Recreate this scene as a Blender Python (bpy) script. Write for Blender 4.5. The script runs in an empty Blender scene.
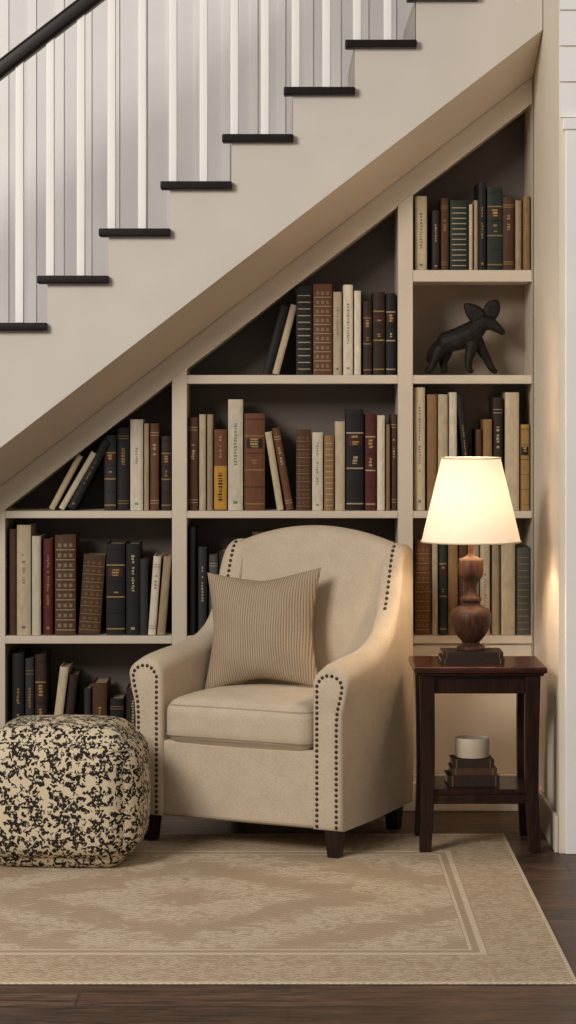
import bpy, bmesh, math, random
from mathutils import Vector, Matrix
random.seed(7)
scene = bpy.context.scene
scene.view_settings.view_transform = 'Standard'

# ------------------------------------------------------------ helpers
def lin(r, g, b):
    def f(c):
        c /= 255.0
        return c/12.92 if c <= 0.04045 else ((c+0.055)/1.055)**2.4
    return (f(r), f(g), f(b), 1.0)

class NT:
    def __init__(s, name):
        s.m = bpy.data.materials.new(name); s.m.use_nodes = True
        s.t = s.m.node_tree; s.b = s.t.nodes['Principled BSDF']
        s.out = s.t.nodes['Material Output']
    def n(s, typ, **kw):
        nd = s.t.nodes.new(typ)
        for k, v in kw.items(): setattr(nd, k, v)
        return nd
    def l(s, a, b): s.t.links.new(a, b)
    def set(s, sock, v):
        if isinstance(v, bpy.types.NodeSocket): s.l(v, sock)
        else: sock.default_value = v
    def math(s, op, a, b=0.0, c=0.0):
        nd = s.n('ShaderNodeMath', operation=op)
        s.set(nd.inputs[0], a); s.set(nd.inputs[1], b); s.set(nd.inputs[2], c)
        return nd.outputs[0]
    def mix(s, f, a, b, mode='MIX'):
        nd = s.n('ShaderNodeMix', data_type='RGBA', blend_type=mode)
        s.set(nd.inputs[0], f); s.set(nd.inputs[6], a); s.set(nd.inputs[7], b)
        return nd.outputs[2]
    def coord(s, which='Object'):
        return s.n('ShaderNodeTexCoord').outputs[which]
    def mapping(s, v, scale=(1,1,1), loc=(0,0,0), rot=(0,0,0)):
        nd = s.n('ShaderNodeMapping'); s.l(v, nd.inputs[0])
        nd.inputs[1].default_value = loc; nd.inputs[2].default_value = rot; nd.inputs[3].default_value = scale
        return nd.outputs[0]
    def noise(s, v, scale, detail=3, dist=0.0, rough=0.5):
        nd = s.n('ShaderNodeTexNoise'); s.l(v, nd.inputs['Vector'])
        nd.inputs['Scale'].default_value = scale; nd.inputs['Detail'].default_value = detail
        nd.inputs['Distortion'].default_value = dist; nd.inputs['Roughness'].default_value = rough
        return nd.outputs['Fac']
    def ramp(s, f, lo, hi):
        nd = s.n('ShaderNodeMapRange'); s.l(f, nd.inputs[0])
        nd.inputs[1].default_value = lo; nd.inputs[2].default_value = hi
        return nd.outputs[0]
    def bump(s, h, strength=0.3, dist=0.002):
        nd = s.n('ShaderNodeBump'); nd.inputs['Strength'].default_value = strength
        nd.inputs['Distance'].default_value = dist
        s.l(h, nd.inputs['Height']); s.l(nd.outputs[0], s.b.inputs['Normal'])
    def base(s, c, rough=0.5, spec=None):
        s.set(s.b.inputs['Base Color'], c); s.set(s.b.inputs['Roughness'], rough)
        if spec is not None: s.b.inputs['Specular IOR Level'].default_value = spec

def paint(name, col, rough=0.55, amt=0.03):
    m = NT(name); o = m.coord()
    n1 = m.noise(o, 3.0, 4)
    dark = tuple(c*(1-amt*2) for c in col[:3]) + (1,)
    m.base(m.mix(m.ramp(n1, 0.35, 0.65), dark, col), rough, 0.3)
    m.bump(m.noise(o, 180, 2), 0.06, 0.001)
    return m.m

def wood(name, c1, c2, rough=0.35, axis=2, spec=0.4):
    m = NT(name); o = m.coord()
    sc = [9, 9, 9]; sc[axis] = 1.0
    v = m.mapping(o, tuple(sc))
    n1 = m.noise(v, 6, 6, 1.5)
    m.base(m.mix(m.ramp(n1, 0.3, 0.7), c1, c2), rough, spec)
    m.bump(n1, 0.1, 0.001)
    return m.m

def fabric(name, c1, c2, scale=260, rough=0.95):
    m = NT(name); o = m.coord()
    w1 = m.n('ShaderNodeTexWave', wave_type='BANDS', bands_direction='X'); m.l(o, w1.inputs[0]); w1.inputs['Scale'].default_value = scale
    w2 = m.n('ShaderNodeTexWave', wave_type='BANDS', bands_direction='Z'); m.l(o, w2.inputs[0]); w2.inputs['Scale'].default_value = scale
    wv = m.math('MULTIPLY', w1.outputs['Fac'], w2.outputs['Fac'])
    n1 = m.noise(o, 14, 4); n2 = m.noise(o, 300, 2)
    f = m.math('ADD', m.math('MULTIPLY', n1, 0.3), m.math('MULTIPLY', n2, 0.7))
    m.base(m.mix(m.ramp(f, 0.35, 0.65), c1, c2), rough, 0.15)
    m.b.inputs['Sheen Weight'].default_value = 0.1
    m.bump(m.math('ADD', wv, n2), 0.3, 0.002)
    return m.m

def newobj(name, me, mat=None, parent=None, smooth=False):
    ob = bpy.data.objects.new(name, me)
    scene.collection.objects.link(ob)
    if mat:
        for mm in (mat if isinstance(mat, (list, tuple)) else [mat]): me.materials.append(mm)
    if parent: ob.parent = parent
    if smooth:
        for p in me.polygons: p.use_smooth = True
    return ob

def empty(name, loc=(0,0,0), rz=0):
    e = bpy.data.objects.new(name, None); scene.collection.objects.link(e)
    e.location = loc; e.rotation_euler = (0, 0, rz); e.empty_display_size = 0.1
    return e

def fixn(me):
    bm = bmesh.new(); bm.from_mesh(me)
    bmesh.ops.recalc_face_normals(bm, faces=bm.faces); bm.to_mesh(me); bm.free()

def mesh(name, vs, fs, fix=True):
    me = bpy.data.meshes.new(name); me.from_pydata([tuple(v) for v in vs], [], fs); me.update()
    if fix: fixn(me)
    return me

def bev(ob, w, seg=2):
    b = ob.modifiers.new('bevel', 'BEVEL'); b.width = w; b.segments = seg; b.limit_method = 'ANGLE'; b.angle_limit = math.radians(40)
    for p in ob.data.polygons: p.use_smooth = True
    wn = ob.modifiers.new('wn', 'WEIGHTED_NORMAL'); wn.keep_sharp = True
    return ob

def boxdata(x0, x1, y0, y1, z0, z1):
    v = [(x, y, z) for x in (x0, x1) for y in (y0, y1) for z in (z0, z1)]
    f = [(0,1,3,2), (4,6,7,5), (0,4,5,1), (2,3,7,6), (0,2,6,4), (1,5,7,3)]
    return v, f

def box(name, x0, x1, y0, y1, z0, z1, mat, parent=None, b=0.0):
    v, f = boxdata(x0, x1, y0, y1, z0, z1)
    ob = newobj(name, mesh(name, v, f), mat, parent)
    if b: bev(ob, b)
    return ob

def prismdata(poly, y0, y1):       # poly in XZ
    n = len(poly)
    v = [(p[0], y0, p[1]) for p in poly] + [(p[0], y1, p[1]) for p in poly]
    f = [tuple(range(n)), tuple(range(2*n-1, n-1, -1))] + [(i, (i+1) % n, n+(i+1) % n, n+i) for i in range(n)]
    return v, f

def prism(name, poly, y0, y1, mat, parent=None, b=0.0):
    v, f = prismdata(poly, y0, y1)
    ob = newobj(name, mesh(name, v, f), mat, parent)
    if b: bev(ob, b)
    return ob

class MB:
    def __init__(s): s.v = []; s.f = []; s.c = []
    def add(s, v, f, col=(1,1,1,1), M=None):
        o = len(s.v)
        s.v += [tuple(M @ Vector(p)) if M else tuple(p) for p in v]
        s.f += [tuple(i+o for i in q) for q in f]; s.c += [col]*len(f)
    def build(s, name, mat, parent=None, smooth=False, colors=False):
        me = bpy.data.meshes.new(name); me.from_pydata(s.v, [], s.f)
        if colors:
            a = me.color_attributes.new('Col', 'FLOAT_COLOR', 'CORNER')
            k = 0
            for p, c in zip(me.polygons, s.c):
                for _ in p.vertices: a.data[k].color = c; k += 1
        me.update(); fixn(me)
        return newobj(name, me, mat, parent, smooth)

def lathe(name, prof, mat, parent=None, seg=48, loc=(0,0,0), close=True):
    vs, fs = [], []
    for (r, z) in prof:
        for i in range(seg):
            a = 2*math.pi*i/seg; vs.append((r*math.cos(a)+loc[0], r*math.sin(a)+loc[1], z+loc[2]))
    for j in range(len(prof)-1):
        for i in range(seg):
            a, b = j*seg+i, j*seg+(i+1) % seg
            fs.append((a, b, b+seg, a+seg))
    if close:
        fs.append(tuple(range(seg))); fs.append(tuple(range((len(prof)-1)*seg, len(prof)*seg)))
    ob = newobj(name, mesh(name, vs, fs), mat, parent, True)
    e = ob.modifiers.new('es', 'EDGE_SPLIT'); e.split_angle = math.radians(50)
    return ob

def loft(rings, cap=True):
    n = len(rings[0]); vs = [p for r in rings for p in r]; fs = []
    for j in range(len(rings)-1):
        for i in range(n):
            a, b = j*n+i, j*n+(i+1) % n
            fs.append((a, b, b+n, a+n))
    if cap:
        fs.append(tuple(range(n))); fs.append(tuple(range((len(rings)-1)*n, len(rings)*n)))
    return vs, fs

def rounded_box(name, h, r, mat, parent=None, n=14, bulge=(0,0,0), loc=(0,0,0), uvs=False, zmin=None):
    bm = bmesh.new(); bmesh.ops.create_cube(bm, size=2)
    bmesh.ops.subdivide_edges(bm, edges=bm.edges[:], cuts=n, use_grid_fill=True)
    for v in bm.verts:
        u = v.co.copy()
        w = Vector([math.sin(c*math.pi/2)*0.6+c*0.4 for c in u])
        p = Vector((w[i]*h[i] for i in range(3)))
        q = Vector((max(-(h[i]-r), min(h[i]-r, p[i])) for i in range(3)))
        d = p-q
        if d.length > 1e-6: p = q + d.normalized()*min(r, d.length)
        for i in range(3):
            j, k = (i+1) % 3, (i+2) % 3
            if abs(u[i]) > 0.3:
                p[i] += math.copysign(bulge[i]*(1-u[j]**2)*(1-u[k]**2)*abs(u[i]), u[i])
        p += Vector(loc)
        if zmin is not None: p.z = max(p.z, zmin)
        v.co = p
    if uvs:
        lay = bm.loops.layers.uv.new('UVMap'); bm.normal_update()
        for f in bm.faces:
            nn = f.normal; a = max(range(3), key=lambda i: abs(nn[i]))
            for lp in f.loops:
                c = lp.vert.co
                lp[lay].uv = ((c.x, c.y) if a == 2 else (c.x+3, c.z) if a == 1 else (c.y+7, c.z))
    me = bpy.data.meshes.new(name); bm.to_mesh(me); bm.free()
    return newobj(name, me, mat, parent, True)

def tube(name, pts, r, mat, parent=None, cyclic=False):
    cu = bpy.data.curves.new(name, 'CURVE'); cu.dimensions = '3D'; cu.bevel_depth = r; cu.bevel_resolution = 3
    sp = cu.splines.new('POLY'); sp.points.add(len(pts)-1)
    for i, p in enumerate(pts): sp.points[i].co = (*p, 1)
    sp.use_cyclic_u = cyclic
    ob = bpy.data.objects.new(name, cu); scene.collection.objects.link(ob); cu.materials.append(mat)
    if parent: ob.parent = parent
    return ob

# ------------------------------------------------------------ materials
M_wall = paint('wall_paint', lin(240, 237, 236), 0.7)
M_string = paint('stringer_paint', lin(210, 202, 193), 0.6)
M_case = paint('bookcase_paint', lin(209, 196, 178), 0.5)
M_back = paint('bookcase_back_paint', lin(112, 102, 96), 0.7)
M_back_glow = paint('bookcase_back_painted_glow', lin(150, 136, 122), 0.7)  # back colour with the lamp's glow painted in as a lighter tone
M_white = paint('white_trim_paint', lin(248, 246, 243), 0.45, 0.02)
M_wallr = paint('right_wall_paint', lin(226, 215, 198), 0.6)
M_tread = wood('dark_tread_wood', lin(20, 13, 13), lin(34, 24, 23), 0.35, 1, 0.2)
M_table = wood('walnut_wood', lin(26, 14, 11), lin(52, 28, 22), 0.3, 2, 0.3)
M_tabletop = wood('walnut_top_wood', lin(40, 19, 14), lin(78, 40, 29), 0.25, 0, 0.4)
M_lampwood = wood('lamp_turned_wood', lin(44, 27, 20), lin(88, 56, 41), 0.5, 2, 0.25)
M_chair = fabric('chair_linen', lin(186, 169, 147), lin(208, 192, 170))
M_pipe = fabric('chair_piping', lin(156, 138, 118), lin(178, 162, 142))
M_leg = wood('chair_leg_wood', lin(24, 14, 12), lin(44, 25, 21), 0.35)
m = NT('antique_nailhead'); m.base(lin(74, 58, 46), 0.35); m.b.inputs['Metallic'].default_value = 0.8; M_nail = m.m
m = NT('white_ceramic'); m.base(lin(190, 176, 156), 0.5); M_cer = m.m

# floor planks
m = NT('dark_plank_floor'); o = m.coord()
br = m.n('ShaderNodeTexBrick'); m.l(o, br.inputs['Vector'])
br.inputs['Scale'].default_value = 1.0; br.inputs['Brick Width'].default_value = 1.5; br.inputs['Row Height'].default_value = 0.15
br.inputs['Mortar Size'].default_value = 0.005; br.offset = 0.37
br.inputs['Color1'].default_value = (0.3, 0.3, 0.3, 1); br.inputs['Color2'].default_value = (1, 1, 1, 1); br.inputs['Mortar'].default_value = (0, 0, 0, 1)
g = m.noise(m.mapping(o, (1.2, 14, 1)), 4.5, 9, 1.4, 0.7)
base = m.mix(m.ramp(g, 0.40, 0.62), lin(34, 21, 18), lin(118, 85, 68))
tint = m.mix(0.6, (1,1,1,1), br.outputs['Color'], 'MIX')
m.base(m.mix(1.0, base, tint, 'MULTIPLY'), 0.42, 0.3)
m.bump(m.math('SUBTRACT', m.math('MULTIPLY', g, 0.3), br.outputs['Fac']), 0.25, 0.002)
M_floor = m.m

# books
m = NT('book_cloth'); a = m.n('ShaderNodeVertexColor'); a.layer_name = 'Col'; o = m.coord()
n1 = m.noise(m.mapping(o, (1, 1, .35)), 70, 5)
m.base(m.mix(1.0, a.outputs[0], m.mix(m.ramp(n1, 0.25, 0.75), (0.76,0.74,0.72,1), (1.04,1.03,1.0,1)), 'MULTIPLY'), 0.6, 0.3)
m.bump(m.noise(o, 300, 3), 0.15, 0.001)
M_book = m.m

# ------------------------------------------------------------ key lines of the stair / bookcase (metres)
SL = 0.771
def L_str(x): return 2.2246 + SL*x      # lower edge of stringer
def L_out(x): return 2.100 + SL*x       # outer edge of sloping face frame
def L_in(x):  return 1.998 + SL*x       # inner edge
YS = -0.35                              # stringer face plane
XR = 0.945                              # right wall

# ------------------------------------------------------------ room shell
box('floor', -4.2, 3.0, -10.5, 0.7, -0.1, 0.0, M_floor)
box('wall_back', -4.2, XR, 0.62, 0.74, 0.0, 4.6, M_wall)
box('wall_right', XR, 3.0, -0.87, 0.74, 0.0, 4.6, M_wallr)
wp = empty('trim_1')
box('casing_board', XR+0.02, XR+0.16, -0.895, -0.87, 0.0, 2.52, M_white, wp, 0.004)
box('casing_head', XR+0.01, XR+1.3, -0.905, -0.87, 2.52, 2.56, M_white, wp, 0.004)
sp = MB()
for i in range(16):
    sp.add(*boxdata(XR+0.002, XR+1.3, -0.882, -0.87, 2.565+i*0.125, 2.565+i*0.125+0.118))
sp.build('shiplap_boards', M_white, wp)
box('baseboard_right', XR-0.016, XR, -0.87, -0.002, 0.0, 0.13, M_case, None, 0.004)

# vertical panelling behind stairs
bt = MB()
for i in range(44):
    x = -3.9 + i*0.1135
    if x < XR-0.05: bt.add(*boxdata(x, x+0.03, 0.610, 0.62, 1.0, 4.5))
bt.build('trim_2', M_white)

# ------------------------------------------------------------ staircase
st = empty('staircase')
TR, TZ = 0.2274, 0.1741
def tx(i): return (38-288)/270 + TR*i
def tz(i): return 1.58+(400-276)/270 + TZ*i
treads, risers, body = MB(), MB(), MB()
for i in range(-11, 9):
    x0 = tx(i); zt = tz(i); xr = x0+0.035; xn = min(xr+TR, XR-0.003)
    if x0 > XR-0.05: break
    x1_ = min(xr+TR+0.002, XR-0.003)
    treads.add(*boxdata(x0, x1_, YS-0.035, YS+0.03, zt-0.03, zt))
    treads.add(*boxdata(xr+.002, x1_, YS+0.03, 0.60, zt-0.03, zt))
    risers.add(*boxdata(xr, xr+0.02, YS+0.001, 0.60, zt-TZ, zt-0.03))
    risers.add(*boxdata(xr-.001, xr+0.003, YS+0.031, 0.60, zt-.031, zt-0.002))
    zb0, zb1 = max(0.0, L_str(xr)), max(0.0, L_str(xn))
    poly = [(xr, zb0), (xn, zb1), (xn, zt-0.03), (xr, zt-0.03)]
    body.add(*prismdata(poly, YS, YS+0.05))
o_ = treads.build('treads', M_tread, st); bev(o_, 0.005)
risers.build('risers', M_string, st); body.build('stringer', M_string, st)
xa, xb = -2.72, XR-0.003
yf_ = YS+0.0015
vs = [(xa, yf_, L_str(xa)-.001), (xb, yf_, L_str(xb)-.001), (xb, -0.002, L_out(xb)), (xa, -0.002, L_out(xa)),
      (xa, yf_, L_str(xa)+0.03), (xb, yf_, L_str(xb)+0.03), (xb, -0.002, L_out(xb)+0.03), (xa, -0.002, L_out(xa)+0.03)]
newobj('soffit', mesh('soffit', vs, [(0,1,2,3), (4,5,6,7), (0,1,5,4), (1,2,6,5), (2,3,7,6), (3,0,4,7)]), M_case, st)
RZ = lambda x: 2.80 + SL*(x+1.072)
bal = MB()
for i in range(-10, 9):
    for k in range(2):
        x = tx(i)+0.045+k*TR/2
        if x > XR-0.05: continue
        w = 0.0155
        bal.add(*boxdata(x-w, x+w, -0.335-w, -0.335+w, tz(i), RZ(x)-0.02))
o_ = bal.build('balusters', M_white, st); bev(o_, 0.003, 1)
xa, xb = tx(-11)+0.05, XR-0.01
prism('handrail', [(xa, RZ(xa)-0.038), (xb, RZ(xb)-0.038), (xb, RZ(xb)+0.038), (xa, RZ(xa)+0.038)], -0.37, -0.30, M_tread, st, 0.014)
box('newel_post', xa-0.09, xa+0.01, -0.385, -0.285, 0.0, RZ(xa)+0.15, M_white, st, 0.006)

# ------------------------------------------------------------ bookcase
bc = empty('built_in_bookcase')
DB = 0.30
def XP(px): return (px-288)/260.0
xL0, xL1 = XP(5), XP(172)
xM0, xM1 = XP(187), XP(398)
xR0, xR1 = XP(413), XP(532)
xa, xb = -2.5, XR-0.004
prism('sloping_rail', [(xa, max(0, L_in(xa))), (xb, L_in(xb)), (xb, L_out(xb)), (xa, L_out(xa))], 0.0, DB, M_case, bc, 0.003)
prism('closed_end_panel', [(-2.5, 0), (xL0, 0), (xL0, L_in(xL0)), (-2.5, L_in(-2.5))], 0.0, DB, M_case, bc)
for nm, a, b in (('stile_1', xL1, xM0), ('stile_2', xM1, xR0), ('stile_3', xR1, XR-0.004)):
    prism(nm, [(a, 0), (b, 0), (b, L_in(b)+0.01), (a, L_in(a)+0.01)], -0.003, DB, M_case, bc, 0.003)
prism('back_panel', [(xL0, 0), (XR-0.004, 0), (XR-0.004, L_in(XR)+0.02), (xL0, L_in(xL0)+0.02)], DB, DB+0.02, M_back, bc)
def ZP(py): return 1.58-(py-400)/260.0
Z = {'A': ZP(270), 'B': ZP(375), 'C': ZP(511), 'D': ZP(636), 'E': 0.14}
box('back_panel_painted_glow', xR0, xR1, DB-.006, DB, Z['E'], Z['A']-.045, M_back_glow, bc)  # right column only: lamp light on the back put into its colour
def shelf(nm, a, b, z, t=0.034):
    box(nm, a, b, -0.001, DB, z-t, z, M_case, bc, 0.003)
shelf('shelf_1', xR0, xR1, Z['A'], 0.045)
shelf('shelf_2', xR0, xR1, Z['B']); shelf('shelf_3', xM0, xM1, Z['B'])
for i, (a, b) in enumerate(((xL0, xL1), (xM0, xM1), (xR0, xR1))):
    shelf('shelf_c%d' % i, a, b, Z['C'], 0.028); shelf('shelf_d%d' % i, a, b, Z['D'], 0.03)
    shelf('shelf_e%d' % i, a, b, Z['E'])
    box('kickboard_%d' % i, a, b, 0.004, 0.03, 0, Z['E']-0.034, M_case, bc)
box('closed_cabinet_panel', xR0, xR1, 0.012, 0.03, Z['E'], Z['D']-0.03, M_case, bc, 0.003)
box('plinth_board', xL0, xR1+0.02, -0.018, -0.003, 0, 0.115, M_case, bc, 0.004)

# ------------------------------------------------------------ books
C = dict(cream=lin(196,180,154), white=lin(212,202,184), tan=lin(146,114,78), brown=lin(82,54,38), dbrown=lin(52,37,30),
         black=lin(28,26,27), dgreen=lin(38,48,43), green=lin(60,74,62), red=lin(86,35,28), orange=lin(186,138,52),
         rust=lin(104,66,42), grey=lin(84,82,78), dgrey=lin(48,47,49), gold=lin(172,138,82), beige=lin(164,144,118), navy=lin(40,46,58))
PAGE = lin(186, 170, 142)
def book(mb, w, h, dp, col, style, M, yf):
    t = min(0.004, w*0.12); N = 6
    def arc(off, a=0.0, b=1.0, n=N):
        pts = []
        for i in range(n+1):
            s = a+(b-a)*i/n; u = (s-0.5)*2
            pts.append((s*w, yf - 0.25*min(w, .03)*math.sqrt(max(0, 1-u*u*0.96)) - off))
        return pts
    def strip(z0, z1, a, b, c, off=0.0009):
        p = arc(off, a, b); q = arc(-0.002, a, b); n = len(p)
        v = [(x, y, z0) for x, y in p]+[(x, y, z1) for x, y in p]+[(x, y, z0) for x, y in q]+[(x, y, z1) for x, y in q]
        f = []
        for i in range(n-1):
            f.append((i, i+1, n+i+1, n+i)); f.append((i, i+1, 2*n+i+1, 2*n+i)); f.append((n+i, n+i+1, 3*n+i+1, 3*n+i))
        f.append((0, n, 3*n, 2*n)); f.append((n-1, 2*n-1, 4*n-1, 3*n-1))
        mb.add(v, f, c, M)
    p = arc(0); q = [(x, yf+0.006) for x, y in p]; n = len(p)
    v = [(x, y, 0) for x, y in p]+[(x, y, h) for x, y in p]+[(x, y, 0) for x, y in q]+[(x, y, h) for x, y in q]
    f = []
    for i in range(n-1):
        f += [(i, i+1, n+i+1, n+i), (2*n+i, 2*n+i+1, 3*n+i+1, 3*n+i), (i, i+1, 2*n+i+1, 2*n+i), (n+i, n+i+1, 3*n+i+1, 3*n+i)]
    f += [(0, n, 3*n, 2*n), (n-1, 2*n-1, 4*n-1, 3*n-1)]
    mb.add(v, f, col, M)
    mb.add(*boxdata(0, t, yf+0.004, yf+dp, 0, h), col, M)
    mb.add(*boxdata(w-t, w, yf+0.004, yf+dp, 0, h), col, M)
    mb.add(*boxdata(t, w-t, yf+0.006, yf+dp-0.005, 0.004, h-0.006), PAGE, M)
    lum = col[0]+col[1]+col[2]
    if lum > 0.75: ink = tuple(c*random.uniform(.28, .5) for c in col[:3])+(1,)
    else: ink = random.choice([lin(160,128,76), lin(176,158,128), lin(140,112,70)])
    def text(z0, z1, a=0.38, b=0.62, c=None):
        z = z0
        while z < z1:
            g = random.uniform(0.004, 0.009)
            if random.random() < 0.82: strip(z, z+g, a+random.uniform(0, .08), b-random.uniform(0, .08), c or ink)
            z += g+random.uniform(0.003, 0.005)
    if style == 'L':
        for k in range(6):
            z = h*(0.06+0.175*k); strip(z, z+0.005, 0.02, 0.98, ink if k % 2 == 0 else tuple(c*0.6 for c in col[:3])+(1,), 0.002)
        strip(h*0.64, h*0.74, 0.12, 0.88, lin(70, 30, 22) if lum < 0.2 else lin(40, 28, 22)); text(h*0.65, h*0.73, 0.28, 0.72, lin(170,142,90))
        text(h*0.46, h*0.53, 0.34, 0.66)
    elif style == 'O':
        for k in range(9):
            z = h*(0.05+0.1*k); strip(z, z+0.0025, 0.05, 0.95, ink)
            for a in (0.15, 0.42, 0.69): strip(z+h*0.03, z+h*0.065, a, a+0.16, tuple(c*0.5 for c in ink[:3])+(1,))
    elif style == 'T':
        text(h*random.uniform(.28, .5), h*random.uniform(.68, .88)); strip(h*.06, h*.085, .36, .64, ink)
    elif style == 'Y':
        strip(0.004, h*.55, 0, 1, C['orange']); text(h*.12, h*.5, .3, .7, lin(60,40,20)); text(h*.65, h*.9)
    elif style == 'B':
        for z in (h*.08, h*.11, h*.86, h*.89): strip(z, z+0.0025, 0.02, 0.98, ink)
        text(h*.55, h*.75, .32, .68)
    elif style == 'G':
        for k in range(12): strip(h*(.06+.075*k), h*(.06+.075*k)+.0035, .1, .9, ink)
def row(zs, items, pys):
    mb = MB(); e = 0.0008; S = 2418/9.335
    for it in items:
        x0, x1, yt, c, s = it[:5]; lean = it[5] if len(it) > 5 else 0
        w = (x1-x0)/S - 0.0015; h = (pys-yt)/S
        X0 = (x0-288)/S + 0.0007; yf = random.uniform(0.028, 0.05); dp = random.uniform(0.17, 0.22)
        jit = random.uniform(.85, 1.1); cc = tuple(v*jit for v in C[c][:3])+(1,)
        if lean:
            a = math.radians(lean); h = h/math.cos(a) - w*abs(math.sin(a))
            if lean > 0:
                M = Matrix.Translation((X0+w, 0, zs+e)) @ Matrix.Rotation(a, 4, 'Y') @ Matrix.Translation((-w, 0, 0))
            else:
                M = Matrix.Translation((X0, 0, zs+e)) @ Matrix.Rotation(a, 4, 'Y')
        else: M = Matrix.Translation((X0, 0, zs+e))
        book(mb, w, h, dp, cc, s, M, yf)
    return mb.build('row_of_books', M_book, None, False, True)

row(Z['A'], [(415,427,196,'cream','T'),(432,440,210,'dbrown','T'),(441,449,198,'brown','B'),(450,468,200,'dgreen','G'),(469,473,204,'cream','P'),
  (474,478,200,'beige','P'),(478,486,182,'black','T'),(487,503,187,'dgreen','L'),(503,514,197,'brown','B'),(515,522,200,'beige','P'),(523,530,196,'tan','B')], 270)
row(Z['B'], [(262,271,305,'black','P',15),(272,279,304,'cream','P',15),(296,312,286,'black','G'),(313,332,284,'rust','O'),(333,342,292,'cream','T'),(343,353,285,'white','T'),
  (354,361,291,'white','P'),(363,372,301,'dbrown','L'),(373,385,292,'dbrown','L'),(386,396,293,'black','L')], 375)
row(Z['C'], [(48,54,455,'cream','P',28),(58,64,452,'white','P',30),(66,75,440,'black','T',28),(104,116,436,'dgrey','L'),(117,129,428,'black','B'),(130,143,420,'white','T'),
  (144,149,424,'beige','P'),(150,159,424,'rust','B'),(161,171,437,'dbrown','L')], 511)
row(Z['C'], [(188,198,418,'brown','B'),(199,206,415,'cream','P'),(207,213,415,'beige','P'),(214,227,430,'rust','Y'),(228,243,400,'white','T'),(244,265,414,'rust','L'),
  (277,284,432,'cream','P',-9),(286,294,428,'rust','B',-10),(296,311,430,'brown','O'),(312,323,433,'white','T'),(324,334,436,'tan','G'),(335,345,422,'cream','P'),
  (346,364,410,'black','L'),(365,376,415,'red','L'),(377,385,416,'white','P'),(386,390,425,'tan','P'),(391,397,415,'brown','B')], 511)
row(Z['C'], [(414,425,388,'cream','T'),(427,437,395,'tan','G'),(438,448,395,'cream','P'),(449,457,393,'white','P'),(468,475,395,'black','T',-6),(476,482,430,'brown','P'),
  (483,492,420,'tan','T'),(493,503,398,'dbrown','B'),(505,519,393,'cream','P'),(520,530,425,'gold','L')], 511)
row(Z['D'], [(9,17,530,'brown','P'),(17,31,526,'cream','T'),(32,41,537,'white','P'),(43,53,540,'red','T'),(55,76,536,'brown','O'),(78,100,555,'brown','O',4),
  (106,125,545,'black','L'),(126,140,545,'black','T'),(140,148,560,'dgrey','P'),(148,156,557,'white','B',4),(157,165,557,'beige','P',5)], 636)
row(Z['D'], [(189,196,528,'black','P'),(198,207,548,'dgrey','T'),(209,218,556,'grey','B'),(219,232,552,'dbrown','L'),(236,250,545,'brown','T'),(252,266,533,'brown','B'),
  (268,284,545,'cream','T'),(286,300,550,'tan','B'),(302,320,548,'dbrown','L'),(322,336,552,'beige','T'),(338,356,540,'brown','L'),(360,376,548,'black','T'),(380,394,545,'rust','B')], 636)
row(Z['D'], [(415,431,541,'rust','O'),(432,438,545,'cream','P'),(439,447,543,'dgreen','L'),(448,458,545,'tan','B'),(459,468,546,'brown','T'),(470,479,543,'beige','T'),(480,490,542,'cream','T'),(492,500,545,'beige','P'),
  (501,515,541,'cream','P'),(516,531,549,'grey','G')], 636)
pe = 400+(1.58-Z['E'])*260
row(Z['E'], [(12,24,655,'black','T'),(25,34,660,'dgrey','B'),(35,46,656,'dbrown','L'),(47,56,668,'cream','P',7),(59,68,676,'dbrown','P',6),(84,91,690,'dgrey','P'),(92,107,685,'brown','T'),
  (110,124,700,'black','B'),(126,140,690,'dbrown','T'),(142,160,700,'dbrown','L')], pe)

# ------------------------------------------------------------ animal figurine (big-eared dog / fox, dark cast metal)
m = NT('cast_iron_figurine'); o = m.coord(); vv = m.n('ShaderNodeTexVoronoi'); m.l(o, vv.inputs[0]); vv.inputs['Scale'].default_value = 120
m.base(m.mix(m.ramp(m.noise(o, 80, 4), .35, .65), lin(18,15,14), lin(38,32,29)), 0.6, .25)
m.bump(vv.outputs['Distance'], 0.35, 0.002); M_iron = m.m
fg = empty('animal_figurine', ((465-288)/256.5, 0.12, Z['B']+.001))
u = 1/256.5
def fp(px, py, dy=0): return ((px-465)*u, dy, (373-py)*u+0.002)
parts = []
def skin_chain(pr, g=1.28):
    pts = [fp(*q[:3]) for q in pr]; rad = [q[3]*g for q in pr]
    me = bpy.data.meshes.new('c'); me.from_pydata(pts, [(i, i+1) for i in range(len(pts)-1)], []); me.update()
    ob = bpy.data.objects.new('c', me); scene.collection.objects.link(ob)
    sk = ob.modifiers.new('skin', 'SKIN')
    for i, r in enumerate(rad): me.skin_vertices[0].data[i].radius = (r, r)
    me.skin_vertices[0].data[0].use_root = True
    s = ob.modifiers.new('sub', 'SUBSURF'); s.levels = 2; s.render_levels = 2
    parts.append(ob)
skin_chain([(438,344,0,.026),(445,341,0,.036),(456,338,0,.037),(468,334,0,.042),(477,327,0,.034),(484,319,0,.032),(492,323,-.010,.021),(501,330,-.020,.011),(504,333,-.023,.008)])
skin_chain([(443,343,-.010,.026),(437,351,-.018,.022),(434,359,-.018,.014),(429,369,-.020,.011),(425,371,-.026,.008)])
skin_chain([(446,343,.012,.026),(447,352,.022,.021),(443,361,.024,.014),(445,369,.024,.011),(441,371,.020,.008)])
skin_chain([(471,337,-.010,.030),(471,347,-.018,.020),(468,358,-.020,.014),(468,369,-.020,.011),(473,371,-.026,.008)])
skin_chain([(473,334,.010,.030),(480,345,.018,.020),(487,357,.022,.014),(493,369,.022,.011),(498,371,.018,.008)])
skin_chain([(440,341,0,.014),(433,346,0,.011),(429,354,0,.009),(428,361,0,.005)])
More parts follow.
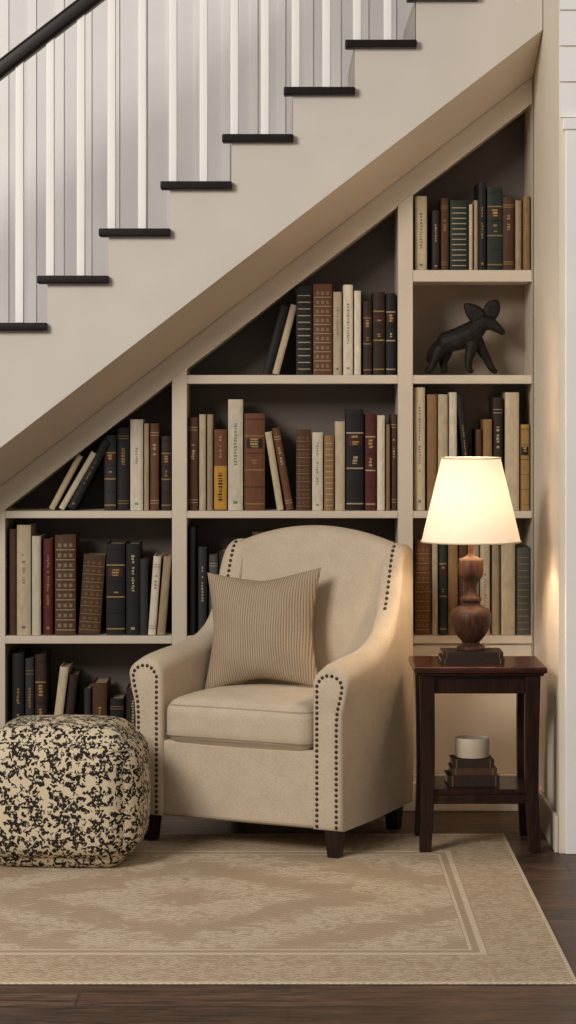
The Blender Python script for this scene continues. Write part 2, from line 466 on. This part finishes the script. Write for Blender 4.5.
def ear(poly, y0, th):
    n = len(poly); P = [Vector(fp(a, b, 0)) for a, b in poly]; c = sum(P, Vector())/n
    vs = [(p.x, y0, p.z) for p in P]
    for sg in (-1, 1): vs += [(c.x+(p.x-c.x)*.7, y0+sg*th, c.z+(p.z-c.z)*.7) for p in P]
    vs += [(c.x, y0-th*.8, c.z), (c.x, y0+th*1.1, c.z)]; fs = []
    for i in range(n):
        j = (i+1) % n
        fs += [(i, j, n+j, n+i), (j, i, 2*n+i, 2*n+j), (n+i, n+j, 3*n), (2*n+j, 2*n+i, 3*n+1)]
    me = mesh('e', vs, fs); ob = bpy.data.objects.new('e', me); scene.collection.objects.link(ob)
    s = ob.modifiers.new('s', 'SUBSURF'); s.levels = 2; s.render_levels = 2
    parts.append(ob)
ear([(488,322),(479,326),(469,321),(464,313),(461,302),(464,300),(474,301),(483,306),(488,313)], -.010, .015)
ear([(484,322),(480,312),(483,303),(489,298),(496,296),(500,298),(502,306),(499,316),(492,323)], -.004, .015)
bpy.context.view_layer.update()
dg = bpy.context.evaluated_depsgraph_get(); bm = bmesh.new()
for ob in parts:
    me = bpy.data.meshes.new_from_object(ob.evaluated_get(dg)); bm.from_mesh(me)
me = bpy.data.meshes.new('body'); bm.to_mesh(me); bm.free(); me.materials.clear()
for ob in parts: bpy.data.objects.remove(ob, do_unlink=True)
fo = newobj('body', me, M_iron, fg)
r_ = fo.modifiers.new('remesh', 'REMESH'); r_.mode = 'VOXEL'; r_.voxel_size = .0025; r_.use_smooth_shade = True
s_ = fo.modifiers.new('smooth', 'SMOOTH'); s_.iterations = 2; s_.factor = .5

# ------------------------------------------------------------ rug
RT = 0.005
rx0, rx1, ry0, ry1 = -1.45, 0.785, -2.77, -0.52
rcx, rcy = (rx0+rx1)/2, (ry0+ry1)/2; hx, hy = (rx1-rx0)/2, (ry1-ry0)/2
m = NT('woven_rug'); o = m.coord(); sx = m.n('ShaderNodeSeparateXYZ'); m.l(o, sx.inputs[0])
ax = m.math('ABSOLUTE', sx.outputs[0]); ay = m.math('ABSOLUTE', sx.outputs[1])
ex = m.math('SUBTRACT', hx, ax); ey = m.math('MULTIPLY', m.math('SUBTRACT', hy, ay), 0.66)
ed_ = m.math('MINIMUM', ex, ey)
def bandn(c, w): return m.math('LESS_THAN', m.math('ABSOLUTE', m.math('SUBTRACT', ed_, c)), w)
lines = m.math('MAXIMUM', bandn(0.228, .009), bandn(0.262, .005))
lines = m.math('MAXIMUM', lines, m.math('LESS_THAN', ed_, .012))
n_a = m.noise(o, 6, 6, 1.6, .65); n_b = m.noise(o, 20, 5, 2.0, .6)
dd = m.math('ADD', m.math('MULTIPLY', ax, 7.0), m.math('MULTIPLY', ay, 7.4))
med = m.math('SINE', m.math('ADD', m.math('MULTIPLY', dd, 1.7), m.math('MULTIPLY', n_a, 9.0)))
field = m.math('ADD', m.math('MULTIPLY', m.math('MULTIPLY', m.ramp(med, -0.7, 0.5), m.ramp(n_b, 0.38, 0.52)), .75), .10)
inner = m.math('GREATER_THAN', ed_, 0.27)
bordn = m.math('MULTIPLY', m.ramp(m.noise(o, 22, 5, 2.0, .6), .44, .56), m.math('LESS_THAN', ed_, 0.215))
pat = m.math('MAXIMUM', m.math('MAXIMUM', m.math('MULTIPLY', field, inner), m.math('MULTIPLY', bordn, 0.5)), lines)
col = m.mix(m.math('MULTIPLY', pat, 0.85), lin(182, 159, 132), lin(226, 210, 186))
zz = m.math('PINGPONG', sx.outputs[0], 0.020)
wv = m.math('SINE', m.math('MULTIPLY', m.math('ADD', sx.outputs[1], zz), 230.0))
wf = m.ramp(wv, -0.6, 0.8)
col = m.mix(m.math('MULTIPLY', m.math('SUBTRACT', 1.0, wf), 0.34), col, lin(116, 96, 74))
col = m.mix(m.math('MULTIPLY', m.ramp(m.noise(o, 150, 3), .4, .7), 0.3), col, lin(140, 120, 96))
m.base(col, 0.95, .1); m.bump(m.math('ADD', wf, m.noise(o, 200, 2)), 0.5, 0.003)
M_rug = m.m
rg = box('area_rug', -hx, hx, -hy, hy, 0, RT, M_rug, None, 0.002)
rg.location = (rcx, rcy, 0.0005)

# ------------------------------------------------------------ armchair
TH = math.radians(-27)
FRx, FRy = 0.182, -1.035
ct, sn = math.cos(TH), math.sin(TH)
CX = FRx - (.41*ct - (-.36)*sn); CY = FRy - (.41*sn + (-.36)*ct)
ch = empty('armchair', (CX, CY, RT+0.001), TH)
def interp(tab, y):
    if y <= tab[0][0]: return tab[0][1]
    for (a, va), (b, vb_) in zip(tab, tab[1:]):
        if y <= b:
            t = (y-a)/(b-a); return va+(vb_-va)*t
    return tab[-1][1]
ARM = [(-.36,.650),(-.30,.668),(-.2,.680),(-.10,.688),(-.02,.700),(.05,.722),(.11,.756),(.16,.81),(.19,.875),(.210,.95),(.228,1.01),(.255,1.045),(.29,1.050),(.365,1.04)]
YB = .358
def smooth_tab(y):
    return sum(interp(ARM, y+d) for d in (-.02,-.01,0,.01,.02))/5
def armx(y):
    t = max(0, min(1, (y+.36)/.70)); tt = max(0, (t-.4)/.6)
    return .298-.016*tt, .412-.022*t-.026*tt
def arm_ring(s, y, e=0.0):
    xi, xo = armx(y); zt = smooth_tab(y)-e; zb = .095+e; xi += e; xo -= e
    w = xo-xi; r = w/2*0.98; pts = []
    K = 10
    for k in range(K): pts.append((xi, zb+(zt-r-zb)*k/K))
    for k in range(15):
        a = math.pi*(1-k/14); pts.append((xi+w/2+math.cos(a)*w/2, zt-r+math.sin(a)*r))
    for k in range(K):
        z = zt-r-(zt-r-zb)*(k+1)/K; pts.append((xo, z))
    fl = .026*max(0, 1-(y+.36)/.62)
    return [(s*(x + fl*math.exp(-((z-(zt-.055))/.07)**2)*max(0, (x-xi)/w)), y, z) for x, z in pts]
for s, nm in ((1, 'arm_right'), (-1, 'arm_left')):
    rings = [arm_ring(s, -.362, .014), arm_ring(s, -.358, .006), arm_ring(s, -.35, .001)]
    y = -.34
    while y < YB-.008: rings.append(arm_ring(s, y)); y += .009
    rings += [arm_ring(s, YB-.005, .004), arm_ring(s, YB, .014)]
    v, f = loft(rings); ob = newobj(nm, mesh(nm, v, f), M_chair, ch, True)
    e = ob.modifiers.new('es', 'EDGE_SPLIT'); e.split_angle = math.radians(60)
# back
BW = .325
def back_ring(x, e=0.0):
    q = min(1, abs(x)/BW); zt = 1.106-.064*q**2.0-e; zb = .12; bul = .030*max(0, 1-q**2.2)
    def yf(z):
        t = (z-.45)/.65; return .155+.10*max(0, t)-bul*math.sin(math.pi*min(1, max(0, (z-.40)/.72)))+e
    def yb(z): return .328+.028*(z/1.1)-e
    pts = []; K = 14; r = .045
    for k in range(K): z = zb+(zt-r-zb)*k/K; pts.append((yf(z), z))
    y0, y1 = yf(zt-r), yb(zt-r); c = (y0+y1)/2; hw = (y1-y0)/2
    for k in range(11):
        a = math.pi*(1-k/10); pts.append((c+math.cos(a)*hw, zt-r+math.sin(a)*r))
    for k in range(K): z = zt-r-(zt-r-zb)*(k+1)/K; pts.append((yb(z), z))
    return [(x, a, b) for a, b in pts]
b1 = BW-.008
rings = [back_ring(-BW-.006, .022), back_ring(-BW, .008)]+[back_ring(-b1+2*b1*i/36) for i in range(37)]+[back_ring(BW, .008), back_ring(BW+.006, .022)]
v, f = loft(rings); newobj('chair_back', mesh('chair_back', v, f), M_chair, ch, True)
ob = box('seat_base', -.305, .305, -.345, .30, .095, .365, M_chair, ch); bev(ob, .012, 3)
rounded_box('seat_cushion', (.290, .268, .076), .045, M_chair, ch, 16, (0.004, .008, .030), (0, -.100, .436))
def rrect(hx_, hy_, r, z, cy, n=6):
    pts = []
    for (sx_, sy_, a0) in ((1,1,0), (-1,1,90), (-1,-1,180), (1,-1,270)):
        for k in range(n+1):
            a = math.radians(a0+90*k/n); pts.append((sx_*(hx_-r)+r*math.cos(a)*1.0, cy+sy_*(hy_-r)+r*math.sin(a), z))
    return pts
tube('cushion_piping', rrect(.287, .267, .04, .389, -.100), .0045, M_pipe, ch, True)
tube('cushion_piping_top', rrect(.280, .260, .04, .493, -.100), .004, M_pipe, ch, True)
tube('base_piping', [(-.30, -.347, .105), (.30, -.347, .105)], .0045, M_pipe, ch)
lg = MB()
for (x, y) in ((.365, -.315), (-.365, -.315), (.32, .27), (-.32, .27)):
    t, b_ = .029, .021
    v = [(x+a*b_, y+c*b_, 0) for a, c in ((-1,-1),(1,-1),(1,1),(-1,1))]+[(x+a*t, y+c*t, .1) for a, c in ((-1,-1),(1,-1),(1,1),(-1,1))]
    lg.add(v, [(0,1,2,3),(4,5,6,7),(0,1,5,4),(1,2,6,5),(2,3,7,6),(3,0,4,7)])
o_ = lg.build('chair_legs', M_leg, ch); bev(o_, .003)
nl = MB()
def nail(p, nrm, r=.0070):
    nrm = Vector(nrm).normalized(); q = nrm.to_track_quat('Z', 'Y').to_matrix().to_4x4()
    M = Matrix.Translation(p) @ q; v = []; S_ = 8
    for (rr, zz_) in ((r, -.001), (r*.9, r*.32), (r*.5, r*.62)):
        v += [(rr*math.cos(2*math.pi*i/S_), rr*math.sin(2*math.pi*i/S_), zz_) for i in range(S_)]
    v.append((0, 0, r*.72)); f = []
    for j in range(2):
        for i in range(S_): f.append((j*S_+i, j*S_+(i+1) % S_, (j+1)*S_+(i+1) % S_, (j+1)*S_+i))
    for i in range(S_): f.append((2*S_+i, 2*S_+(i+1) % S_, 3*S_))
    nl.add(v, f, (1,1,1,1), M)
for s in (1, -1):
    xi, xo = .298+.020, .412-.020; zc = .650-.058; R = (xo-xi)/2; cx = (xi+xo)/2
    z = .11
    def flr(x, z): return .026*math.exp(-((z-.595)/.07)**2)*max(0, (x-.298)/.114)
    while z < zc:
        nail((s*xi, -.3615, z), (0,-1,0)); nail((s*(xo+flr(xo, z)), -.3615, z), (0,-1,0)); z += .0185
    for k in range(1, 7):
        a = math.pi*k/7; x_ = cx+R*math.cos(a); z_ = zc+R*math.sin(a); nail((s*(x_+flr(x_, z_)), -.3615, z_), (0,-1,0))
    y = .15; L = 0; py = y; pz = smooth_tab(y)
    while y < .262:
        zt = smooth_tab(y); L += math.hypot(y-py, zt-pz); py, pz = y, zt
        if L > .0185:
            L = 0; sl = (smooth_tab(y+.004)-smooth_tab(y-.004))/.008
            xi2, xo2 = armx(y); w = xo2-xi2
            nv = Vector((0, -sl, 1)).normalized()
            nail((s*(xi2+w*.5), y+nv.y*.0005, zt+nv.z*.0005), tuple(nv))
        y += .0012
nl.build('nailhead_trim', M_nail, ch, True)

# ------------------------------------------------------------ throw pillow
m = NT('striped_ticking'); o = m.coord(); sx = m.n('ShaderNodeSeparateXYZ'); m.l(o, sx.inputs[0])
s1 = m.math('SINE', m.math('MULTIPLY', sx.outputs[0], 700.0)); n1 = m.noise(o, 220, 3)
m.base(m.mix(m.ramp(m.math('ADD', s1, m.math('MULTIPLY', n1, 1.2)), -.6, 1.6), lin(130, 111, 91), lin(182, 164, 141)), 0.95, .1)
m.bump(m.math('ADD', s1, n1), .3, .002); M_pil = m.m
N = 36; vs, fs = [], []
hs = .222
def pil(u_, v_, side):
    pin = 1-.19*(1-abs(u_)**1.3)*v_**2
    pin2 = 1-.15*(1-abs(v_)**1.4)*u_**2
    x = u_*hs*pin2; z = v_*hs*pin
    th = .088*((1-u_**4)*(1-v_**4))**.55*(0.5+.5*(1-u_*u_)*(1-v_*v_))
    wr = .007*math.sin(7*u_+3*v_)*math.sin(5*v_-2*u_)*(1-u_**4)*(1-v_**4)
    return (x, side*th+wr, z)
for side in (-1, 1):
    for i in range(N+1):
        for j in range(N+1):
            a = math.sin(math.pi/2*(-1+2*i/N)); b_ = math.sin(math.pi/2*(-1+2*j/N)); vs.append(pil(a, b_, side))
K = (N+1)**2
for sd in range(2):
    for i in range(N):
        for j in range(N):
            a = sd*K+i*(N+1)+j; fs.append((a, a+1, a+N+2, a+N+1))
me = mesh('throw_pillow', vs, fs, False)
bm = bmesh.new(); bm.from_mesh(me); bmesh.ops.remove_doubles(bm, verts=bm.verts, dist=1e-5); bmesh.ops.recalc_face_normals(bm, faces=bm.faces); bm.to_mesh(me); bm.free()
pl = newobj('throw_pillow', me, M_pil, None, True)
def chair_to_world(a, b, z): return (CX+a*ct-b*sn, CY+a*sn+b*ct, z)
pl.matrix_world = Matrix.Translation(chair_to_world(-.092, .02, .742)) @ Matrix.Rotation(TH+math.radians(8), 4, 'Z') @ Matrix.Rotation(math.radians(-15), 4, 'X') @ Matrix.Rotation(math.radians(-4), 4, 'Y')

# ------------------------------------------------------------ ottoman pouf
m = NT('floral_print'); uv = m.coord('UV')
wn_ = m.n('ShaderNodeTexNoise'); m.l(uv, wn_.inputs['Vector']); wn_.inputs['Scale'].default_value = 38; wn_.inputs['Detail'].default_value = 4
wsub = m.n('ShaderNodeVectorMath', operation='MULTIPLY_ADD'); m.l(wn_.outputs['Color'], wsub.inputs[0]); wsub.inputs[1].default_value = (.034, .034, 0); m.l(uv, wsub.inputs[2])
uvw = wsub.outputs[0]
def vorf(scale, rnd=0.85):
    sc = m.n('ShaderNodeVectorMath', operation='SCALE'); m.l(uvw, sc.inputs[0]); sc.inputs['Scale'].default_value = scale
    v = m.n('ShaderNodeTexVoronoi', voronoi_dimensions='2D'); m.l(sc.outputs[0], v.inputs['Vector']); v.inputs['Scale'].default_value = 1; v.inputs['Randomness'].default_value = rnd
    df = m.n('ShaderNodeVectorMath', operation='SUBTRACT'); m.l(sc.outputs[0], df.inputs[0]); m.l(v.outputs['Position'], df.inputs[1])
    sp_ = m.n('ShaderNodeSeparateXYZ'); m.l(df.outputs[0], sp_.inputs[0])
    cs = m.n('ShaderNodeSeparateColor'); m.l(v.outputs['Color'], cs.inputs[0])
    ang = m.math('ARCTAN2', sp_.outputs[1], sp_.outputs[0])
    return v.outputs['Distance'], ang, cs.outputs[0], cs.outputs[1]
def flower(scale, petals, r0, r1, thr=0.0, rnd=.85):
    d, ang, ra, rb = vorf(scale, rnd)
    a = m.math('ADD', m.math('MULTIPLY', ang, petals), m.math('MULTIPLY', ra, 6.28))
    rad_ = m.math('ADD', r0, m.math('MULTIPLY', m.math('COSINE', a), r1))
    msk = m.math('LESS_THAN', d, rad_)
    return m.math('MULTIPLY', msk, m.math('GREATER_THAN', rb, thr)), d
f1, d1 = flower(13, 5.0, .36, .13, 0, .75)
f2, _ = flower(36, 2.0, .28, .24, .30)
f3, _ = flower(44, 3.0, .22, .16, .35)
veins = m.math('GREATER_THAN', m.noise(uv, 110, 3), 0.42)          # petals broken up with fine cream lines
ff = m.math('MAXIMUM', m.math('MULTIPLY', f1, veins), m.math('MULTIPLY', m.math('GREATER_THAN', d1, .40), m.math('MAXIMUM', f2, f3)))
ff = m.math('MULTIPLY', ff, m.math('GREATER_THAN', d1, .055))
m.base(m.mix(ff, lin(208, 193, 166), lin(44, 37, 34)), 0.9, .15)
o = m.coord(); m.bump(m.noise(o, 250, 3), .3, .002); M_flor = m.m
ot = empty('pouf_ottoman', (-.768, -1.0, RT+0.001), math.radians(-4))
rounded_box('pouf_body', (.258, .222, .222), .095, M_flor, ot, 22, (.030, .030, .030), (0, 0, .232), True, 0.0)
M_seam = fabric('pouf_seam', lin(150, 132, 106), lin(176, 158, 130))
tube('pouf_seam_top', rrect(.255, .219, .09, .400, 0, 8), .003, M_seam, ot, True)

# ------------------------------------------------------------ side table
tb = empty('side_table', (0.669, -0.71, RT+0.001))
TZt = .645
o_ = box('table_top', -.232, .232, -.19, .19, TZt-.022, TZt, M_tabletop, tb, .005)
box('table_top_moulding', -.222, .222, -.18, .18, TZt-.032, TZt-.022, M_table, tb, .003)
box('apron_front', -.185, .185, -.158, -.142, TZt-.095, TZt-.032, M_table, tb, .002)
box('apron_back', -.185, .185, .142, .158, TZt-.095, TZt-.032, M_table, tb, .002)
box('apron_left', -.195, -.178, -.15, .15, TZt-.095, TZt-.032, M_table, tb, .002)
box('apron_right', .178, .195, -.15, .15, TZt-.095, TZt-.032, M_table, tb, .002)
for i, (sx_, sy_) in enumerate(((-1,-1), (1,-1), (1,1), (-1,1))):
    rings = []
    for k in range(15):
        q = k/14; z = (TZt-.032)*(1-q)
        off = .185 - .004*math.sin(q*math.pi) + .006*max(0, q-.65)/.35
        offy = .150 - .004*math.sin(q*math.pi) + .006*max(0, q-.65)/.35
        w = .026-.005*q
        rings.append([(sx_*off+a*w, sy_*offy+b_*w, z) for a, b_ in ((-1,-1),(1,-1),(1,1),(-1,1))])
    v, f = loft(rings); o_ = newobj('table_leg_%d' % (i+1), mesh('leg', v, f), M_table, tb); bev(o_, .003)
box('lower_shelf', -.185, .185, -.15, .15, .195, .215, M_table, tb, .003)
box('lower_rail_front', -.17, .17, -.158, -.146, .165, .195, M_table, tb, .002)

sb = MB()
def flatbook(mb, x0, x1, y0, y1, z0, z1, col):
    t = .003
    mb.add(*boxdata(x0, x1, y0, y1, z0, z0+t), col); mb.add(*boxdata(x0, x1, y0, y1, z1-t, z1), col)
    mb.add(*boxdata(x0, x1, y0, y0+.004, z0+t, z1-t), col); mb.add(*boxdata(x0+.004, x1-.004, y0+.004, y1-.004, z0+t, z1-t), PAGE)
    for xx in (x0+.012, x1-.016): mb.add(*boxdata(xx, xx+.004, y0-.0008, y0, z0, z1), lin(110,86,56))
bz = RT+.001+.216
flatbook(sb, -.090, .090, -.07, .07, 0, .038, C['dbrown']); flatbook(sb, -.078, .082, -.062, .062, .0385, .064, C['brown']); flatbook(sb, -.074, .072, -.06, .06, .0645, .094, C['dbrown'])
o_ = sb.build('stacked_books', M_book, None, False, True); o_.location = (.650, -.74, bz); o_.rotation_euler = (0, 0, .05)
lathe('ceramic_candle_cup', [(.056, 0), (.060, .003), (.061, .03), (.061, .068), (.060, .070), (.057, .069), (.055, .066), (.001, .065)], M_cer, None, 40, (.652, -.74, bz+.0945))

# ------------------------------------------------------------ table lamp
TT = RT+.001+TZt
lbk = MB()
flatbook(lbk, -.112, .112, -.085, .085, 0, .020, C['dbrown']); flatbook(lbk, -.105, .108, -.08, .08, .0205, .040, C['dbrown'])
o_ = lbk.build('stacked_books', M_book, None, False, True); LX, LY = .650, -.71
o_.location = (LX, LY, TT+.0005)
lm = empty('table_lamp', (LX, LY, TT+.0415))
prof = [(.001,0),(.050,0),(.052,.006),(.048,.014),(.034,.020),(.030,.026),(.036,.034),(.050,.050),(.064,.074),(.072,.098),(.074,.120),(.071,.134),(.060,.146),(.046,.154),(.034,.160),(.030,.168),
        (.037,.174),(.038,.182),(.033,.188),(.024,.196),(.021,.212),(.022,.230),(.028,.244),(.036,.254),(.042,.262),(.044,.274),(.044,.318),(.040,.324),(.026,.328),(.014,.334),(.010,.345),(.010,.39),(.001,.392)]
lathe('lamp_base', prof, M_lampwood, lm, 48)
m = NT('lampshade_linen')
tr = m.n('ShaderNodeBsdfTranslucent'); tr.inputs[0].default_value = lin(226, 210, 188)
df = m.n('ShaderNodeBsdfDiffuse'); df.inputs[0].default_value = lin(224, 210, 190)
em = m.n('ShaderNodeEmission'); em.inputs[0].default_value = lin(255, 236, 210); em.inputs[1].default_value = 0.27
mx = m.n('ShaderNodeMixShader'); mx.inputs[0].default_value = .07; m.l(df.outputs[0], mx.inputs[1]); m.l(tr.outputs[0], mx.inputs[2])
ad = m.n('ShaderNodeAddShader'); m.l(mx.outputs[0], ad.inputs[0]); m.l(em.outputs[0], ad.inputs[1]); m.l(ad.outputs[0], m.out.inputs['Surface'])
M_shade = m.m
z0, z1 = 1.078-TT-.0415, 1.374-TT-.0415
lathe('lampshade', [(.176, z0), (.105, z1)], M_shade, lm, 64, (0,0,0), False)
M_trimc = fabric('shade_trim', lin(220, 200, 165), lin(235, 218, 186))
for nm, r, z in (('shade_trim_bottom', .1765, z0), ('shade_trim_top', .1055, z1)):
    tube(nm, [(r*math.cos(2*math.pi*i/48), r*math.sin(2*math.pi*i/48), z) for i in range(48)], .003, M_trimc, lm, True)
tube('shade_spider', [(-.104, 0, z1-.004), (.104, 0, z1-.004)], .002, M_nail, lm)
tube('harp', [(0, 0, .39), (0.0, 0, z1-.004)], .0025, M_nail, lm)
m = NT('bulb_glass'); m.b.inputs['Emission Color'].default_value = lin(255, 214, 150); m.b.inputs['Emission Strength'].default_value = 4; M_bulb = m.m
lathe('light_bulb', [(.001,.392),(.014,.394),(.016,.41),(.028,.435),(.032,.455),(.026,.475),(.012,.486),(.001,.488)], M_bulb, lm, 24, (0.0,0,0))

# ------------------------------------------------------------ lights
def light(name, typ, loc, energy, color, **kw):
    l = bpy.data.lights.new(name, typ); l.energy = energy; l.color = color
    for k, v in kw.items(): setattr(l, k, v)
    ob = bpy.data.objects.new(name, l); scene.collection.objects.link(ob); ob.location = loc
    return ob
light('lamp_light', 'POINT', (LX+.0, LY-.0, TT+.0415+.53), 9, (1, .80, .58), shadow_soft_size=.04)
k = light('added_key_light', 'AREA', (-3.4, -6.0, 4.0), 320, (1, .94, .865), shape='RECTANGLE', size=2.2, size_y=2.0)  # added soft key from the upper left, out of view; no window there
k.rotation_euler = (Vector((0, -.3, .9))-k.location).to_track_quat('-Z', 'Y').to_euler()
w = bpy.data.worlds.new('world'); scene.world = w; w.use_nodes = True
w.node_tree.nodes['Background'].inputs[0].default_value = (1, .95, .885, 1)
w.node_tree.nodes['Background'].inputs[1].default_value = 0.28

# ------------------------------------------------------------ camera
cam = bpy.data.cameras.new('camera'); co = bpy.data.objects.new('camera', cam); scene.collection.objects.link(co)
co.location = (0, -9.3, 1.58); co.rotation_euler = (math.pi/2, 0, 0)
cam.sensor_width = 36; cam.lens = 2418*36/1024; cam.shift_y = -112/1024; cam.clip_end = 60
scene.camera = co
